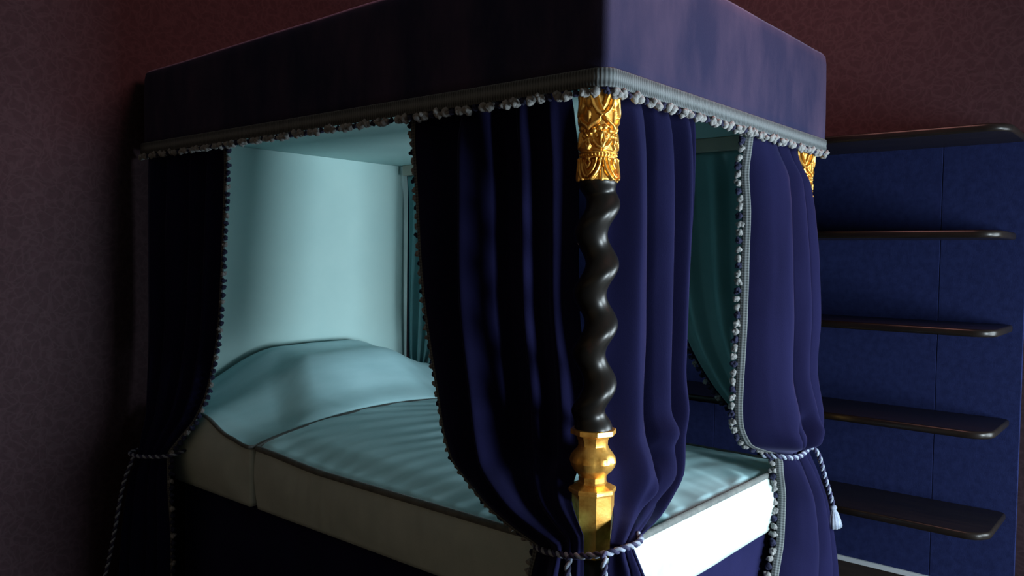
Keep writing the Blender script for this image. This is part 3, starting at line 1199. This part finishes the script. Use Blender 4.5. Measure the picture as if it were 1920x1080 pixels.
# 4. long side at the head
c4 = Curtain([
    ((.012, 2.165, 1.93), (.075, 1.70, 1.93), X_, .008, 0),
    ((.012, 2.165, 1.80), (.080, 1.705, 1.80), X_, .026, 0),
    ((.012, 2.165, 1.55), (.080, 1.722, 1.55), X_, .030, 0),
    ((.012, 2.165, 1.25), (.080, 1.750, 1.25), X_, .030, 0),
    ((.004, 2.16, 1.01), (.068, 1.800, 1.01), X_, .030, .008),
    ((-.005, 2.15, .870), (.035, 1.845, .870), X_, .026, .014),
    ((-.030, 2.14, .780), (.000, 1.900, .790), X_, .020, .016),
    ((-.055, 2.12, .715), (-.020, 1.940, .725), X_, .012, .014),
    ((-.070, 2.15, .630), (-.020, 1.940, .650), X_, .018, .014),
    ((-.090, 2.18, .400), (-.015, 1.930, .400), X_, .026, .010),
    ((-.110, 2.19, .020), (-.015, 1.930, .020), X_, .028, .010)], FOLD_D, seed=4.0)
c4.build('bed_curtain', 'near black curtain in deep shade at the head end, beside the papered wall', 'curtain', GR, M['velvet'], M['lining'])
c4.trim('R', scale=0.95, pattern='DDDW')  # shade put into the colour: dark tufts replace pale ones on this edge

# 5. far long side near the foot, seen from inside
Xp = (1.0, 0.0)
c5 = Curtain([
    ((1.345, .640, 1.915), (1.345, .150, 1.915), Xp, .006, 0),
    ((1.345, .625, 1.80), (1.350, .150, 1.80), Xp, .022, 0),
    ((1.345, .590, 1.50), (1.355, .150, 1.50), Xp, .028, 0),
    ((1.345, .520, 1.22), (1.355, .150, 1.25), Xp, .028, 0),
    ((1.350, .420, 1.05), (1.360, .145, 1.08), Xp, .026, .006),
    ((1.360, .290, .915), (1.370, .130, .950), Xp, .022, .010),
    ((1.380, .180, .850), (1.385, .110, .870), Xp, .012, .010),
    ((1.385, .200, .760), (1.390, .090, .780), Xp, .018, .010),
    ((1.380, .260, .020), (1.390, .080, .020), Xp, .026, .010)], FOLD_D, seed=5.0, ns=110, nt=130)
c5.build('bed_curtain', 'green teal lined curtain seen from inside between the two foot curtains', 'curtain', GR, M['velvet'], M['lining'])
c5.trim('L', scale=1.0, pattern='DDW')

# 6. far long side at the head, seen from inside
c6 = Curtain([
    ((1.350, 2.130, 1.915), (1.345, 1.800, 1.915), Xp, .006, 0),
    ((1.352, 2.125, 1.75), (1.345, 1.805, 1.75), Xp, .024, 0),
    ((1.355, 2.125, 1.25), (1.345, 1.870, 1.25), Xp, .028, 0),
    ((1.360, 2.125, 1.02), (1.350, 1.920, 1.02), Xp, .026, .005),
    ((1.375, 2.110, .840), (1.370, 1.990, .860), Xp, .012, .008),
    ((1.385, 2.130, .740), (1.380, 1.980, .760), Xp, .018, .008),
    ((1.385, 2.140, .020), (1.385, 1.940, .020), Xp, .024, .008)], FOLD_D, seed=6.0, ns=110, nt=130)
c6.build('bed_curtain', 'pale teal lined curtain hanging against the right end of the headboard', 'curtain', GR, M['velvet'], M['lining'])
c6.trim('R', scale=1.0, pattern='DDW')


# ------------------------------------------------------------------ tie-back ropes
def rope(path, r, turns_per_m, step=0.0035):
    P = resample(smooth_path(path, 16), step)
    strands = []
    acc = 0.0
    N_ = None
    T0 = None
    A, B = [], []
    for i, p in enumerate(P):
        t = (P[min(i + 1, len(P) - 1)] - P[max(i - 1, 0)]).normalized()
        if N_ is None:
            N_ = t.cross(Vector((0.3, 0.2, 0.93))).normalized()
        else:
            N_ = T0.rotation_difference(t) @ N_
            N_ = (N_ - t * N_.dot(t)).normalized()
        T0 = t
        Bn = t.cross(N_)
        a = 2 * PI * turns_per_m * i * step
        d = N_ * math.cos(a) + Bn * math.sin(a)
        A.append(p + d * r * 0.5)
        B.append(p - d * r * 0.5)
    return tube(A, r * 0.58, 8), tube(B, r * 0.58, 8), P


def tassel(p, direction, L, R):
    """bell of threads with a knotted head"""
    d = Vector(direction).normalized()
    up = d.orthogonal().normalized()
    side = d.cross(up)
    prof = [(0, .2), (.04, .42), (.10, .5), (.17, .42), (.20, .34), (.24, .40), (.4, .62), (.7, .85), (1.0, 1.0), (1.0, .1)]
    n = 40
    vs = []
    for (t, w) in prof:
        for k in range(n):
            a = 2 * PI * k / n
            rr = R * w * (1 + (0.09 * math.sin(a * 13) if t > 0.22 else 0))
            vs.append(tuple(Vector(p) + d * (L * t) + up * math.cos(a) * rr + side * math.sin(a) * rr))
    fs = grid_faces(len(prof), n, True) + [tuple(range(n - 1, -1, -1)), tuple(range((len(prof) - 1) * n, len(prof) * n))]
    return vs, fs


def merge(*vfs):
    V, F = [], []
    for v, f in vfs:
        b = len(V)
        V += list(v)
        F += [tuple(i + b for i in q) for q in f]
    return V, F


def tieback(label, loops, r, tassels, group='twisted tie-back cords'):
    w, d = [], []
    for p in loops:
        a, b, _ = rope(p, r * 0.9, 30)
        w.append(a)
        d.append(b)
    c0 = loops[0][len(loops[0]) // 2]
    root = empty('tieback_cord', label, 'cord', c0, group)
    v, f = merge(*w)
    o = mobj('white_strand', v, f, M['rope_white'], root, recalc=True)
    v, f = merge(*d)
    o = mobj('navy_strand', v, f, M['rope_dark'], root, recalc=True)
    for (p, dr, L, R) in tassels:
        v, f = tassel(p, dr, L, R)
        mobj('tassel', v, f, M['rope_white'], root, recalc=True)
    return root


tieback('blue and white twisted cord tying the curtains round the near post',
        [[(.10, .215, .800), (.02, .200, .800), (-.020, .150, .806), (-.045, .090, .818), (-.062, .030, .832), (-.060, -.010, .842), (-.040, -.048, .851),
          (.005, -.068, .856), (.060, -.068, .853), (.105, -.045, .853), (.13, .02, .86)],
         [(-.060, .035, .832), (-.076, .030, .81), (-.074, .030, .76), (-.068, .034, .66), (-.066, .036, .58)],
         [(-.046, -.045, .855), (-.062, -.058, .835), (-.064, -.060, .78), (-.060, -.060, .68), (-.060, -.060, .60)]],
        0.0085, [((-.066, .036, .58), (0, 0, -1), .10, .020), ((-.060, -.060, .60), (0, 0, -1), .10, .020)])
tieback('white flecked twisted cord with pale tassel tying the far foot corner curtain',
        [[(1.01, .04, .868), (1.03, -.012, .868), (1.07, -.032, .860), (1.13, -.040, .856), (1.20, -.036, .862), (1.262, -.028, .868), (1.29, .01, .872)],
         [(1.262, -.030, .868), (1.290, -.046, .830), (1.330, -.052, .760), (1.362, -.062, .690), (1.380, -.070, .640)]],
        0.0095, [((1.380, -.070, .640), (.25, 0, -1), .080, .026)])
tieback('dim twisted cord tying the shadowed curtain at the head, trailing beside the wall',
        [[(.03, 1.93, .740), (-.03, 1.925, .733), (-.065, 2.00, .722), (-.085, 2.08, .715), (-.080, 2.15, .714), (-.03, 2.18, .715)],
         [(-.085, 2.10, .716), (-.115, 2.13, .60), (-.140, 2.15, .42), (-.155, 2.17, .30), (-.170, 2.18, .22)]],
        0.0085, [((-.170, 2.18, .22), (-.2, 0, -1), .09, .022)])

# ------------------------------------------------------------------ light
def area(name, loc, target, sx, sy, power, color, spread=180):
    l = bpy.data.lights.new(name, 'AREA')
    l.shape = 'RECTANGLE'
    l.size, l.size_y = sx, sy
    l.energy = power
    l.color = color
    l.spread = math.radians(spread)
    o = bpy.data.objects.new(name, l)
    o.location = loc
    o.rotation_euler = (Vector(target) - Vector(loc)).to_track_quat('-Z', 'Y').to_euler()
    COL.objects.link(o)
    return o


for (WX0, WX1), pw in zip(WINS, (185,)):
    area('window_daylight', ((WX0 + WX1) / 2, YF - 0.12, (WZ0 + WZ1) / 2), (0.60, -1.0, 0.55), WX1 - WX0, WZ1 - WZ0, pw, (0.78, 0.92, 1.0), 140)
area('side_window_daylight', (XW + 0.11, (RY0 + RY1) / 2, (RZ0 + RZ1) / 2), (0.6, -0.2, 0.8), RY1 - RY0, RZ1 - RZ0, 145, (0.78, 0.92, 1.0))
area('ceiling_lamp', (0.7, 0.15, 3.2), (0.7, 0.9, 1.6), 1.0, 1.0, 46, (1.0, 0.42, 0.38))

w = bpy.data.worlds.new('room_ambient')
SC.world = w
w.use_nodes = True
bg = w.node_tree.nodes['Background']
bg.inputs['Color'].default_value = (1.0, 0.72, 0.44, 1)
bg.inputs['Strength'].default_value = 0.15

# ------------------------------------------------------------------ camera
cd = bpy.data.cameras.new('camera')
cam = bpy.data.objects.new('camera', cd)
COL.objects.link(cam)
yaw, pitch, roll = 0.8711, -0.0390, 0.0138
f = Vector((math.sin(yaw) * math.cos(pitch), math.cos(yaw) * math.cos(pitch), math.sin(pitch)))
r = Vector((math.cos(yaw), -math.sin(yaw), 0))
u = r.cross(f)
r2 = math.cos(roll) * r + math.sin(roll) * u
u2 = -math.sin(roll) * r + math.cos(roll) * u
mat = Matrix((r2, u2, -f)).transposed().to_4x4()
mat.translation = (-1.5383, -1.0260, 1.5061)
cam.matrix_world = mat
cd.sensor_width = 36
cd.lens = 36 * 1524 / 1920
cd.clip_start = 0.02
SC.camera = cam

vs_ = SC.view_settings
vs_.view_transform = 'Standard'
vs_.look = 'None'
vs_.exposure = 0
vs_.gamma = 1
vs_.use_curve_mapping = False
